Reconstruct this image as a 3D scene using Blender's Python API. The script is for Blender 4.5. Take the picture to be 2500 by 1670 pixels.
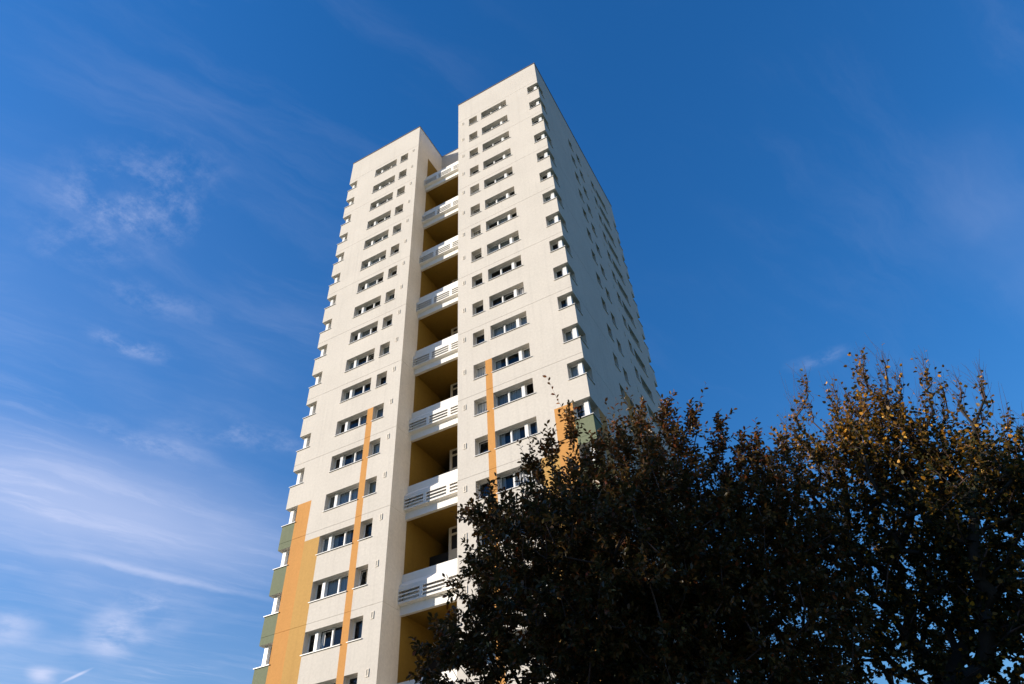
import bpy, bmesh, math, random
import numpy as np
from mathutils import Vector, Matrix

for o in list(bpy.data.objects):
    bpy.data.objects.remove(o)
S = bpy.context.scene
COL = S.collection

# ------------------------------------------------------------------ camera
CAM = Vector((29.038, -26.714, 1.596))
RX = Vector((0.875669, 0.480067, -0.052342))
RU = Vector((0.365553, -0.588130, 0.721439))
RF = Vector((-0.315555, 0.650875, 0.690497))
cd = bpy.data.cameras.new('camera')
cd.sensor_width = 36.0
cd.lens = 24.231
cd.clip_start = 0.1
cd.clip_end = 5000
cam = bpy.data.objects.new('camera', cd)
COL.objects.link(cam)
cam.matrix_world = Matrix(((RX.x, RU.x, -RF.x, CAM.x), (RX.y, RU.y, -RF.y, CAM.y),
                           (RX.z, RU.z, -RF.z, CAM.z), (0, 0, 0, 1)))
S.camera = cam

# ------------------------------------------------------------------ light and exposure
SUN_EL = math.radians(17.0)
SUN_AZ = math.radians(55.5)          # from the facade's normal towards the left
SUN = Vector((-math.sin(SUN_AZ) * math.cos(SUN_EL), -math.cos(SUN_AZ) * math.cos(SUN_EL), math.sin(SUN_EL)))
SUN_STRENGTH = 5.0
SKY_STRENGTH = 0.112
EXPOSURE = 0.67

S.view_settings.view_transform = 'Standard'
S.view_settings.look = 'None'
S.view_settings.exposure = EXPOSURE
S.view_settings.gamma = 1.0
S.view_settings.use_curve_mapping = False

sl = bpy.data.lights.new('sun', 'SUN')
sl.energy = SUN_STRENGTH
sl.angle = math.radians(0.53)
sl.color = (1.0, 0.905, 0.77)
so = bpy.data.objects.new('sun', sl)
COL.objects.link(so)
so.rotation_euler = SUN.to_track_quat('Z', 'Y').to_euler()
so.location = (-60, -60, 60)

# ---- node helpers
def N(nt, t, **kw):
    n = nt.nodes.new(t)
    for k, v in kw.items():
        if k == 'inputs':
            for i, x in v.items():
                n.inputs[i].default_value = x
        else:
            setattr(n, k, v)
    return n

def L(nt, a, b):
    nt.links.new(a, b)

def M(nt, op, a, b=None, c=None, clamp=False):
    n = nt.nodes.new('ShaderNodeMath')
    n.operation = op
    n.use_clamp = clamp
    for i, x in enumerate((a, b, c)):
        if x is None:
            continue
        if isinstance(x, (int, float)):
            n.inputs[i].default_value = x
        else:
            nt.links.new(x, n.inputs[i])
    return n.outputs[0]

def build_world():
    w = bpy.data.worlds.new('World')
    S.world = w
    w.use_nodes = True
    nt = w.node_tree
    nt.nodes.clear()
    out = N(nt, 'ShaderNodeOutputWorld')
    bg = N(nt, 'ShaderNodeBackground')
    bg.inputs['Strength'].default_value = SKY_STRENGTH
    L(nt, bg.outputs[0], out.inputs[0])
    sky = N(nt, 'ShaderNodeTexSky', sky_type='NISHITA', sun_disc=False)
    sky.sun_elevation = SUN_EL
    # Blender's sky puts rotation 0 at +Y, turning towards +X
    sky.sun_rotation = math.atan2(SUN.x, SUN.y)
    sky.altitude = 60
    sky.air_density = 2.0
    sky.dust_density = 0.2
    sky.ozone_density = 9.0
    # sky colour with thin cirrus laid out on a flat cloud deck (direction / height)
    tc = N(nt, 'ShaderNodeTexCoord')
    sp = N(nt, 'ShaderNodeSeparateXYZ')
    L(nt, tc.outputs['Generated'], sp.inputs[0])
    zc = M(nt, 'MAXIMUM', sp.outputs[2], 0.05)
    px = M(nt, 'DIVIDE', sp.outputs[0], zc)
    py = M(nt, 'DIVIDE', sp.outputs[1], zc)
    cb = N(nt, 'ShaderNodeCombineXYZ')
    L(nt, px, cb.inputs[0])
    L(nt, py, cb.inputs[1])
    P = cb.outputs[0]

    def noise(scale, detail, rough, dist, vec=P, rot=0.0, sx=1.0, sy=1.0, off=(0, 0, 0)):
        mp = N(nt, 'ShaderNodeMapping')
        mp.inputs['Location'].default_value = off
        mp.inputs['Rotation'].default_value = (0, 0, rot)
        mp.inputs['Scale'].default_value = (sx, sy, 1)
        L(nt, vec, mp.inputs[0])
        n = N(nt, 'ShaderNodeTexNoise')
        n.inputs['Scale'].default_value = scale
        n.inputs['Detail'].default_value = detail
        n.inputs['Roughness'].default_value = rough
        n.inputs['Distortion'].default_value = dist
        L(nt, mp.outputs[0], n.inputs['Vector'])
        return n.outputs['Fac']

    def smooth(x, lo, hi, a=0.0, b=1.0):
        m = N(nt, 'ShaderNodeMapRange', interpolation_type='SMOOTHSTEP')
        m.inputs['From Min'].default_value = lo
        m.inputs['From Max'].default_value = hi
        m.inputs['To Min'].default_value = a
        m.inputs['To Max'].default_value = b
        L(nt, x, m.inputs['Value'])
        return m.outputs[0]

    # warped coordinates so that every patch gets a torn outline
    wn = N(nt, 'ShaderNodeTexNoise')
    wn.inputs['Scale'].default_value = 3.0
    wn.inputs['Detail'].default_value = 5
    wn.inputs['Roughness'].default_value = 0.55
    L(nt, P, wn.inputs['Vector'])
    sub = N(nt, 'ShaderNodeVectorMath', operation='SUBTRACT')
    L(nt, wn.outputs['Color'], sub.inputs[0])
    sub.inputs[1].default_value = (0.5, 0.5, 0.5)
    sc = N(nt, 'ShaderNodeVectorMath', operation='SCALE')
    L(nt, sub.outputs[0], sc.inputs[0])
    sc.inputs['Scale'].default_value = 0.16
    ad = N(nt, 'ShaderNodeVectorMath', operation='ADD')
    L(nt, P, ad.inputs[0])
    L(nt, sc.outputs[0], ad.inputs[1])
    PW = ad.outputs[0]

    def patch(c, ang, rl, rw, warp=True, soft=1.0):
        """soft ellipse on the cloud deck: centre, direction of its long axis, half lengths"""
        mp = N(nt, 'ShaderNodeMapping', vector_type='TEXTURE')
        mp.inputs['Location'].default_value = (c[0], c[1], 0)
        mp.inputs['Rotation'].default_value = (0, 0, ang)
        mp.inputs['Scale'].default_value = (rl, rw, 1)
        L(nt, PW if warp else P, mp.inputs[0])
        ln = N(nt, 'ShaderNodeVectorMath', operation='LENGTH')
        L(nt, mp.outputs[0], ln.inputs[0])
        return smooth(ln.outputs['Value'], 1.0, 1.0 - soft, 0.0, 1.0)

    mott = smooth(noise(6.5, 9, 0.68, 0.12), 0.42, 0.70)
    mott2 = smooth(noise(12.0, 8, 0.68, 0.12, off=(3, 1, 0)), 0.38, 0.70)
    broad = smooth(noise(1.5, 4, 0.55, 0.2, off=(5.2, 1.3, 0)), 0.34, 0.70)
    dirS = math.atan2(1.57 - 0.98, -1.74 + 2.01)
    def fibre(long, short, off, lo, hi, warp=True):
        mp = N(nt, 'ShaderNodeMapping', vector_type='TEXTURE')
        mp.inputs['Location'].default_value = off
        mp.inputs['Rotation'].default_value = (0, 0, dirS)
        mp.inputs['Scale'].default_value = (long, short, 1)
        L(nt, PW if warp else P, mp.inputs[0])
        n = N(nt, 'ShaderNodeTexNoise')
        n.inputs['Scale'].default_value = 1.0
        n.inputs['Detail'].default_value = 9
        n.inputs['Roughness'].default_value = 0.64
        n.inputs['Distortion'].default_value = 0.25
        L(nt, mp.outputs[0], n.inputs['Vector'])
        return smooth(n.outputs['Fac'], lo, hi)
    fib = fibre(0.62, 0.13, (0.3, 0.1, 0), 0.42, 0.74)
    fib2 = fibre(0.40, 0.055, (0.9, 2.1, 0), 0.44, 0.74)
    acc = None
    def add(x):
        nonlocal acc
        acc = x if acc is None else M(nt, 'ADD', acc, x)
    def mul(a, b):
        return M(nt, 'MULTIPLY', a, b)
    # mottled wisps high on the left
    add(mul(mul(patch((-0.86, 0.31), 0.0, 0.27, 0.12), smooth(noise(8.0, 9, 0.70, 0.12), 0.42, 0.70)), 0.32))
    add(mul(mul(patch((-0.88, 0.32), -0.5, 0.09, 0.045), mott2), 0.22))
    add(mul(mul(patch((-0.71, 0.31), 0.5, 0.10, 0.035), mott2), 0.22))
    add(mul(mul(patch((-0.97, 0.48), 0.9, 0.16, 0.07), mott2), 0.16))
    add(mul(mul(patch((-1.12, 0.56), 1.0, 0.10, 0.06), mott2), 0.34))
    # wide veil lower left
    add(mul(mul(patch((-1.72, 0.92), dirS, 0.95, 0.48, soft=1.0), smooth(M(nt, 'ADD', mul(fib, 0.7), mul(fib2, 0.3)), 0.0, 0.8, 0.74, 1.0)), 0.60))
    add(mul(mul(patch((-1.36, 0.78), 1.2, 0.22, 0.07), mott), 0.26))
    add(mul(mul(patch((-1.18, 0.86), 0.7, 0.20, 0.09), mott), 0.24))
    add(mul(mul(patch((-1.05, 1.00), 0.9, 0.28, 0.08), mott), 0.12))
    # long streak
    add(mul(mul(patch((-1.88, 1.28), dirS, 0.50, 0.045, soft=1.0), smooth(noise(6, 5, 0.6, 0.2), 0.3, 0.6, 0.5, 1.0)), 0.30))
    # low puffs
    add(mul(mul(patch((-2.36, 1.50), -0.57, 0.36, 0.13), smooth(noise(4.5, 6, 0.6, 0.2, off=(2, 5, 0)), 0.22, 0.62)), 0.70))
    add(mul(mul(patch((-2.10, 1.42), -0.57, 0.30, 0.16), mott), 0.25))
    add(mul(mul(patch((-2.58, 1.27), -0.45, 0.26, 0.14), smooth(noise(4.5, 6, 0.6, 0.2, off=(7, 5, 0)), 0.27, 0.66)), 0.45))
    add(mul(mul(patch((-2.88, 1.62), -0.5, 0.17, 0.085), smooth(noise(4.5, 6, 0.6, 0.2, off=(7, 9, 0)), 0.22, 0.64)), 0.60))
    # short vapour trail
    add(mul(patch((-2.80, 1.69), -0.16, 0.15, 0.014, warp=False, soft=0.9), 0.55))
    # faint breath on the right
    add(mul(mul(patch((0.50, 1.20), 1.2, 0.42, 0.16), broad), 0.09))
    add(mul(mul(patch((0.10, 1.34), 0.2, 0.10, 0.05), mott2), 0.16))
    # thin haze of ice crystals all over, thicker towards the left of the sky
    side = smooth(px, 0.3, -2.2, 0.25, 1.0)
    add(mul(mul(fib, broad), mul(side, 0.16)))
    lowl = smooth(px, -0.75, -1.9, 0.0, 1.0)
    add(mul(mul(fib2, smooth(noise(1.1, 3, 0.5, 0.1, off=(8, 2, 0)), 0.30, 0.66)), mul(lowl, 0.17)))
    add(mul(smooth(px, -0.35, -2.6, 0.0, 1.0), smooth(broad, 0.0, 1.0, 0.13, 0.24)))
    fac = M(nt, 'MINIMUM', acc, 0.85)
    hs = N(nt, 'ShaderNodeHueSaturation')
    hs.inputs['Saturation'].default_value = 1.13
    hs.inputs['Value'].default_value = 1.0
    L(nt, sky.outputs[0], hs.inputs['Color'])
    tn = N(nt, 'ShaderNodeVectorMath', operation='MULTIPLY')
    L(nt, hs.outputs[0], tn.inputs[0])
    tn.inputs[1].default_value = (1.12, 0.955, 1.13)
    mix = N(nt, 'ShaderNodeMix', data_type='RGBA')
    L(nt, fac, mix.inputs['Factor'])
    L(nt, tn.outputs[0], mix.inputs['A'])
    mix.inputs['B'].default_value = (4.0, 4.3, 5.7, 1)
    L(nt, mix.outputs['Result'], bg.inputs['Color'])

build_world()

# ------------------------------------------------------------------ materials
MATS = {}
def plain(name, col, rough=0.7, metal=0.0, spec=0.4, var=0.0, vscale=3.0, bump=0.0, bscale=40.0):
    m = bpy.data.materials.new(name)
    m.use_nodes = True
    nt = m.node_tree
    b = nt.nodes['Principled BSDF']
    b.inputs['Base Color'].default_value = (*col, 1)
    b.inputs['Roughness'].default_value = rough
    b.inputs['Metallic'].default_value = metal
    b.inputs['Specular IOR Level'].default_value = spec
    if var or bump:
        tc = N(nt, 'ShaderNodeNewGeometry')
    if var:
        n = N(nt, 'ShaderNodeTexNoise')
        n.inputs['Scale'].default_value = vscale
        n.inputs['Detail'].default_value = 6
        n.inputs['Roughness'].default_value = 0.65
        L(nt, tc.outputs['Position'], n.inputs['Vector'])
        mr = N(nt, 'ShaderNodeMapRange')
        mr.inputs['From Min'].default_value = 0.25
        mr.inputs['From Max'].default_value = 0.75
        mr.inputs['To Min'].default_value = 1 - var
        mr.inputs['To Max'].default_value = 1 + var
        L(nt, n.outputs['Fac'], mr.inputs['Value'])
        mx = N(nt, 'ShaderNodeVectorMath', operation='SCALE')
        mx.inputs[0].default_value = col
        L(nt, mr.outputs[0], mx.inputs['Scale'])
        L(nt, mx.outputs[0], b.inputs['Base Color'])
    if bump:
        n2 = N(nt, 'ShaderNodeTexNoise')
        n2.inputs['Scale'].default_value = bscale
        n2.inputs['Detail'].default_value = 4
        L(nt, tc.outputs['Position'], n2.inputs['Vector'])
        bp = N(nt, 'ShaderNodeBump')
        bp.inputs['Strength'].default_value = bump
        bp.inputs['Distance'].default_value = 0.02
        L(nt, n2.outputs['Fac'], bp.inputs['Height'])
        L(nt, bp.outputs[0], b.inputs['Normal'])
    MATS[name] = m
    return m

def render_mat(name, col):
    """painted roughcast: speckle of the grit, broad tonal drift and faint rain streaks"""
    m = bpy.data.materials.new(name)
    m.use_nodes = True
    nt = m.node_tree
    b = nt.nodes['Principled BSDF']
    b.inputs['Roughness'].default_value = 0.88
    b.inputs['Specular IOR Level'].default_value = 0.2
    g = N(nt, 'ShaderNodeNewGeometry')
    def nz(scale, det, mapsc=(1, 1, 1), rough=0.6):
        mp = N(nt, 'ShaderNodeMapping')
        mp.inputs['Scale'].default_value = mapsc
        L(nt, g.outputs['Position'], mp.inputs[0])
        n = N(nt, 'ShaderNodeTexNoise')
        n.inputs['Scale'].default_value = scale
        n.inputs['Detail'].default_value = det
        n.inputs['Roughness'].default_value = rough
        L(nt, mp.outputs[0], n.inputs['Vector'])
        return n.outputs['Fac']
    def rng(x, a, b_, lo, hi):
        r = N(nt, 'ShaderNodeMapRange')
        r.inputs['From Min'].default_value = a
        r.inputs['From Max'].default_value = b_
        r.inputs['To Min'].default_value = lo
        r.inputs['To Max'].default_value = hi
        L(nt, x, r.inputs['Value'])
        return r.outputs[0]
    grit = rng(nz(7.0, 6, rough=0.8), 0.25, 0.75, 0.86, 1.10)
    broad = rng(nz(0.35, 4), 0.3, 0.7, 0.945, 1.03)
    strk = rng(nz(1.0, 4, (3.2, 3.2, 0.12)), 0.52, 0.85, 1.0, 0.88)
    f = M(nt, 'MULTIPLY', M(nt, 'MULTIPLY', grit, broad), strk)
    sc = N(nt, 'ShaderNodeVectorMath', operation='SCALE')
    sc.inputs[0].default_value = col
    L(nt, f, sc.inputs['Scale'])
    L(nt, sc.outputs[0], b.inputs['Base Color'])
    bp = N(nt, 'ShaderNodeBump')
    bp.inputs['Strength'].default_value = 0.3
    bp.inputs['Distance'].default_value = 0.03
    L(nt, nz(20.0, 5, rough=0.7), bp.inputs['Height'])
    L(nt, bp.outputs[0], b.inputs['Normal'])
    MATS[name] = m
    return m

render_mat('white_render', (0.585, 0.54, 0.48))
render_mat('bounce_render', (0.74, 0.67, 0.57))  # wall render lightened, extra bounce light put into the recess flanks' colour
render_mat('orange_render', (0.545, 0.265, 0.078))
render_mat('ochre_render', (0.49, 0.285, 0.088))
render_mat('green_render', (0.17, 0.19, 0.12))
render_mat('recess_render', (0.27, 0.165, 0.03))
plain('balcony_white', (0.78, 0.755, 0.715), 0.7, var=0.05, vscale=2.0, bump=0.2)
plain('upvc', (0.76, 0.75, 0.73), 0.35, var=0.02)
plain('sill_metal', (0.66, 0.64, 0.61), 0.4)
plain('coping_metal', (0.20, 0.165, 0.14), 0.5, metal=0.3)
plain('dark_metal', (0.012, 0.012, 0.013), 0.55)
plain('vent_grey', (0.58, 0.53, 0.46), 0.6)
plain('room_dark', (0.045, 0.04, 0.036), 0.9)
plain('roofing', (0.16, 0.15, 0.14), 0.9, var=0.2)
plain('lobby_dark', (0.085, 0.055, 0.022), 0.9)
plain('door_paint', (0.62, 0.58, 0.50), 0.5)
plain('bark', (0.022, 0.018, 0.015), 0.9, var=0.3, vscale=8, bump=0.5, bscale=30)
plain('bark_twig', (0.075, 0.045, 0.038), 0.8)
plain('grass', (0.06, 0.085, 0.03), 0.95, var=0.35, vscale=0.6, bump=0.4, bscale=12)
plain('brick', (0.30, 0.17, 0.115), 0.9, var=0.15, vscale=2, bump=0.2)
plain('concrete', (0.42, 0.40, 0.37), 0.85, var=0.1)

def cloth(name, col):
    m = plain(name, col, 0.9)
    nt = m.node_tree
    b = nt.nodes['Principled BSDF']
    tr = N(nt, 'ShaderNodeBsdfTranslucent')
    tr.inputs['Color'].default_value = (*col, 1)
    mx = N(nt, 'ShaderNodeMixShader')
    mx.inputs[0].default_value = 0.3
    L(nt, b.outputs[0], mx.inputs[1])
    L(nt, tr.outputs[0], mx.inputs[2])
    L(nt, mx.outputs[0], nt.nodes['Material Output'].inputs[0])
cloth('curtain_white', (0.84, 0.83, 0.81))
cloth('curtain_cream', (0.72, 0.65, 0.53))
cloth('blind_grey', (0.55, 0.55, 0.56))

def glass_mat():
    m = bpy.data.materials.new('window_glass')
    m.use_nodes = True
    nt = m.node_tree
    nt.nodes.clear()
    out = N(nt, 'ShaderNodeOutputMaterial')
    tr = N(nt, 'ShaderNodeBsdfTransparent')
    tr.inputs[0].default_value = (0.88, 0.90, 0.90, 1)
    gl = N(nt, 'ShaderNodeBsdfGlossy')
    gl.inputs['Roughness'].default_value = 0.015
    gl.inputs['Color'].default_value = (0.95, 0.97, 1, 1)
    fr = N(nt, 'ShaderNodeFresnel')
    fr.inputs['IOR'].default_value = 1.48
    g = N(nt, 'ShaderNodeNewGeometry')
    n = N(nt, 'ShaderNodeTexNoise')
    n.inputs['Scale'].default_value = 1.6
    L(nt, g.outputs['Position'], n.inputs['Vector'])
    bp = N(nt, 'ShaderNodeBump')
    bp.inputs['Strength'].default_value = 0.05
    bp.inputs['Distance'].default_value = 0.05
    L(nt, n.outputs['Fac'], bp.inputs['Height'])
    L(nt, bp.outputs[0], gl.inputs['Normal'])
    mx = N(nt, 'ShaderNodeMixShader')
    L(nt, fr.outputs[0], mx.inputs[0])
    L(nt, tr.outputs[0], mx.inputs[1])
    L(nt, gl.outputs[0], mx.inputs[2])
    L(nt, mx.outputs[0], out.inputs[0])
    MATS['window_glass'] = m
glass_mat()

def leaf_mat(name, stops, trans=0.34, rough=0.42, spec=0.28):
    m = bpy.data.materials.new(name)
    m.use_nodes = True
    nt = m.node_tree
    b = nt.nodes['Principled BSDF']
    b.inputs['Roughness'].default_value = rough
    b.inputs['Specular IOR Level'].default_value = spec
    at = N(nt, 'ShaderNodeAttribute', attribute_name='tint')
    rp = N(nt, 'ShaderNodeValToRGB')
    els = rp.color_ramp.elements
    while len(els) < len(stops):
        els.new(0.5)
    for e, (p, c) in zip(els, stops):
        e.position = p
        e.color = (*c, 1)
    L(nt, at.outputs['Fac'], rp.inputs[0])
    L(nt, rp.outputs[0], b.inputs['Base Color'])
    tr = N(nt, 'ShaderNodeBsdfTranslucent')
    L(nt, rp.outputs[0], tr.inputs[0])
    mx = N(nt, 'ShaderNodeMixShader')
    mx.inputs[0].default_value = trans
    L(nt, b.outputs[0], mx.inputs[1])
    L(nt, tr.outputs[0], mx.inputs[2])
    L(nt, mx.outputs[0], nt.nodes['Material Output'].inputs[0])
    MATS[name] = m
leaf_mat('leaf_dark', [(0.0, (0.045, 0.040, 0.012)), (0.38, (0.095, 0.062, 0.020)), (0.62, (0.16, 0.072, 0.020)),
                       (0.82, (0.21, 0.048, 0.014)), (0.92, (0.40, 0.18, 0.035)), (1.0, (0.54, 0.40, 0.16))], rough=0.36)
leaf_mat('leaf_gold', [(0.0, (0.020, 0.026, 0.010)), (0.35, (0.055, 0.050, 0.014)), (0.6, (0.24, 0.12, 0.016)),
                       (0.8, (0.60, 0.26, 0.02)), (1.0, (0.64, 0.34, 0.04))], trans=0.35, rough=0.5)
leaf_mat('leaf_green', [(0.0, (0.04, 0.06, 0.012)), (1.0, (0.13, 0.15, 0.02))], trans=0.3, rough=0.5)

# ------------------------------------------------------------------ object helpers
class MB:
    """collects faces of one mesh"""
    def __init__(s):
        s.v = []; s.f = []; s.mi = []
    def quad(s, a, b, c, d, mi=0):
        i = len(s.v)
        s.v += [tuple(a), tuple(b), tuple(c), tuple(d)]
        s.f.append((i, i + 1, i + 2, i + 3)); s.mi.append(mi)
    def box(s, x0, x1, y0, y1, z0, z1, mi=0):
        i = len(s.v)
        s.v += [(x0, y0, z0), (x1, y0, z0), (x1, y1, z0), (x0, y1, z0),
                (x0, y0, z1), (x1, y0, z1), (x1, y1, z1), (x0, y1, z1)]
        for f in ((0, 3, 2, 1), (4, 5, 6, 7), (0, 1, 5, 4), (1, 2, 6, 5), (2, 3, 7, 6), (3, 0, 4, 7)):
            s.f.append(tuple(i + k for k in f)); s.mi.append(mi)
    def split(s):
        """one MB for every connected piece"""
        key = {}; up = []
        ids = []
        for p in s.v:
            k = (round(p[0], 4), round(p[1], 4), round(p[2], 4))
            if k not in key:
                key[k] = len(up); up.append(len(up))
            ids.append(key[k])
        def fd(a):
            while up[a] != a:
                up[a] = up[up[a]]; a = up[a]
            return a
        for f in s.f:
            r0 = fd(ids[f[0]])
            for q in f[1:]:
                up[fd(ids[q])] = r0
        # a shared edge may be cut differently on both sides: join quads that touch along a line
        out = {}
        for f, mi in zip(s.f, s.mi):
            r0 = fd(ids[f[0]])
            b = out.setdefault(r0, MB())
            b.quad(*[s.v[q] for q in f], mi)
        return list(out.values())
    def mesh(s, name, mats):
        me = bpy.data.meshes.new(name)
        me.from_pydata(s.v, [], s.f)
        for m in mats:
            me.materials.append(MATS[m])
        if len(mats) > 1:
            me.polygons.foreach_set('material_index', s.mi)
        me.update()
        return me

def link(name, me, parent=None, loc=None, rotz=0.0):
    o = bpy.data.objects.new(name, me)
    COL.objects.link(o)
    if parent is not None:
        o.parent = parent
    if loc is not None:
        o.location = loc
    if rotz:
        o.rotation_euler = (0, 0, rotz)
    return o

def empty(name, loc, label, cat, group=None):
    o = bpy.data.objects.new(name, None)
    COL.objects.link(o)
    o.location = loc
    o['label'] = label
    o['category'] = cat
    if group:
        o['group'] = group
    return o

# ------------------------------------------------------------------ ground
gm = MB()
gm.quad((-1500, -1500, 0), (1500, -1500, 0), (1500, 1500, 0), (-1500, 1500, 0))
ground = link('ground', gm.mesh('ground', ['grass']))
ground['kind'] = 'structure'

# ------------------------------------------------------------------ the tower
H = 2.7
ROWS = 22
def top(k):
    return 59.03 - (k - 1) * H
XL1, XR0, XW, YD = 7.95, 12.29, 20.32, 18.05
ROOF = 62.71
WH = 1.15                       # opening height
REV = 0.46                      # depth of the reveals
JW = 0.010
joints = [top(k) + 0.41 for k in range(1, ROWS + 1, 2)]

tower = empty('apartment_tower', (0, 0, 0),
              'tall cream rendered apartment tower with orange stripes and stacked recessed balconies', 'tower block')

def facade(O, U, In, u0, u1, openings, tagf, skip_rev=None, ztop=ROOF, zbot=0.0, extra_u=(), extra_z=(), rev_tag='white_render'):
    """A wall plane. Panels between the horizontal joints are meshes of their own; the joints are recessed.
    openings: (ua, ub, za, zb, sides) with sides a set of l r t b whose reveals are built, optional trims."""
    O, U, In = Vector(O), Vector(U), Vector(In)
    def P(u, z, dd=0.0):
        return O + U * u + In * dd + Vector((0, 0, z))
    us = {u0, u1, *extra_u}
    zs = {zbot, ztop, *extra_z}
    for op in openings:
        us |= {op[0], op[1]}
        zs |= {op[2], op[3]}
    for j in joints:
        if zbot < j < ztop:
            zs |= {j - JW, j + JW}
    us = sorted(u for u in us if u0 - 1e-6 <= u <= u1 + 1e-6)
    zs = sorted(z for z in zs if zbot - 1e-6 <= z <= ztop + 1e-6)
    bands = {}
    jm = MB()
    js = sorted(joints)
    def band(z):
        return sum(1 for j in js if z > j)
    for zi in range(len(zs) - 1):
        za, zb = zs[zi], zs[zi + 1]
        if zb - za < 1e-5:
            continue
        zm = (za + zb) / 2
        isj = any(abs(zm - j) < JW * 0.9 for j in js)
        # merge runs of equal tags along u
        run = None
        cells = []
        for ui in range(len(us) - 1):
            ua, ub = us[ui], us[ui + 1]
            if ub - ua < 1e-5:
                continue
            um = (ua + ub) / 2
            hole = any(o[0] < um < o[1] and o[2] < zm < o[3] for o in openings)
            t = None if hole else tagf(um, zm)
            if False:
                cells[-1][1] = ub
            else:
                cells.append([ua, ub, t])
        for ua, ub, t in cells:
            if t is None:
                continue
            jm.quad(P(ua, za, 0.014), P(ub, za, 0.014), P(ub, zb, 0.014), P(ua, zb, 0.014), JT.index(t))
            if not isj:
                b = bands.setdefault((t, band(zm)), MB())
                b.quad(P(ua, za), P(ub, za), P(ub, zb), P(ua, zb))
                for ze, zj in ((za, za - JW), (zb, zb + JW)):
                    if any(abs(zj - j) < 1e-4 for j in js):
                        b.quad(P(ua, ze), P(ub, ze), P(ub, ze, 0.014), P(ua, ze, 0.014))
    for op in openings:
        ua, ub, za, zb, sides = op[:5]
        trim = op[5] if len(op) > 5 else {}
        b = bands.setdefault((rev_tag, band((za + zb) / 2)), MB())
        if 'l' in sides:
            b.quad(P(ua, za), P(ua, zb), P(ua, zb, REV), P(ua, za, REV))
        if 'r' in sides:
            b.quad(P(ub, za), P(ub, zb), P(ub, zb, REV), P(ub, za, REV))
        ta, tb = trim.get('a', ua), trim.get('b', ub)
        if 't' in sides:
            b.quad(P(ta, zb), P(tb, zb), P(tb, zb, REV), P(ta, zb, REV))
        if 'b' in sides:
            b.quad(P(ta, za), P(tb, za), P(tb, za, REV), P(ta, za, REV))
    fo = link('facade', jm.mesh('facade_joints', JT), tower)
    names = {'white_render': 'wall_panel', 'orange_render': 'orange_panel', 'ochre_render': 'ochre_panel',
             'green_render': 'green_panel', 'recess_render': 'recess_panel', 'bounce_render': 'wall_panel'}
    for (t, bi), b in sorted(bands.items()):
        for piece in b.split():
            link(names[t], piece.mesh(names[t], [t]), fo)
    return fo
JT = ['white_render', 'orange_render', 'ochre_render', 'green_render', 'recess_render', 'bounce_render']

# horizontal positions of the openings
LB, LS = (3.11, 5.55), (6.00, 6.82)
RS, RB = (13.40, 14.22), (14.67, 17.19)
LK, RK = 0.96, 19.31            # inner edges of the front corner windows
SK = 1.08                       # corner windows' return on the side walls
SIDE = [(6.22, 7.04), (7.97, 8.79), (11.36, 12.14), (12.55, 15.07)]
RKB = 17.10                     # rear corner window start
DS = YD - RKB

def zs_row(k):
    return top(k) - WH, top(k)

def tag_front_left(u, z):
    if u < LK and z < top(14) - WH: return 'green_render'
    if LK < u < 2.0 and z < top(14): return 'orange_render'
    if 2.0 < u < LB[0] and z < top(15): return 'ochre_render'
    if LB[1] < u < LS[0] and z < top(12): return 'orange_render'
    return 'white_render'
def tag_front_right(u, z):
    if u > RK and z < top(14) - WH: return 'green_render'
    if 18.25 < u < RK and z < top(14): return 'orange_render'
    if RB[1] < u < 18.25 and z < top(15): return 'ochre_render'
    if RS[1] < u < RB[0] and z < top(12): return 'orange_render'
    return 'white_render'
def tag_side(u, z):
    if (u < SK or u > RKB) and z < top(14) - WH: return 'green_render'
    if SK < u < 2.1 and z < top(14): return 'orange_render'
    if SIDE[0][1] < u < SIDE[1][0] and z < top(12): return 'orange_render'
    return 'white_render'

opsL, opsR, opsS, opsW, opsB = [], [], [], [], []
for k in range(1, ROWS + 1):
    z0, z1 = zs_row(k)
    full = set('lrtb')
    opsL += [(LB[0], LB[1], z0, z1, full), (LS[0], LS[1], z0, z1, full), (0, LK, z0, z1, set('rtb'))]
    opsR += [(RB[0], RB[1], z0, z1, full), (RS[0], RS[1], z0, z1, full), (RK, XW, z0, z1, set('ltb'))]
    for a, b in SIDE:
        opsS.append((a, b, z0, z1, full))
    opsS += [(0, SK, z0, z1, set('rtb'), {'a': REV}), (RKB, YD, z0, z1, set('ltb'), {'b': YD - REV})]
    opsW += [(0, SK, z0, z1, set('rtb'), {'a': REV}), (RKB, YD, z0, z1, set('ltb'), {'b': YD - REV})]
    opsB += [(0, LK, z0, z1, set('rtb')), (RK, XW, z0, z1, set('ltb'))]

facade((0, 0, 0), (1, 0, 0), (0, 1, 0), 0, XL1, opsL, tag_front_left, extra_u=(2.0,))
facade((0, 0, 0), (1, 0, 0), (0, 1, 0), XR0, XW, opsR, tag_front_right, extra_u=(18.25,))
facade((XW, 0, 0), (0, 1, 0), (-1, 0, 0), 0, YD, opsS, tag_side, extra_u=(2.1,))
facade((0, 0, 0), (0, 1, 0), (1, 0, 0), 0, YD, opsW, lambda u, z: 'green_render' if (u < SK or u > RKB) and z < top(14) - WH else 'white_render')
facade((0, YD, 0), (1, 0, 0), (0, -1, 0), 0, XW, opsB, lambda u, z: 'green_render' if (u < LK or u > RK) and z < top(14) - WH else 'white_render')
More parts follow.
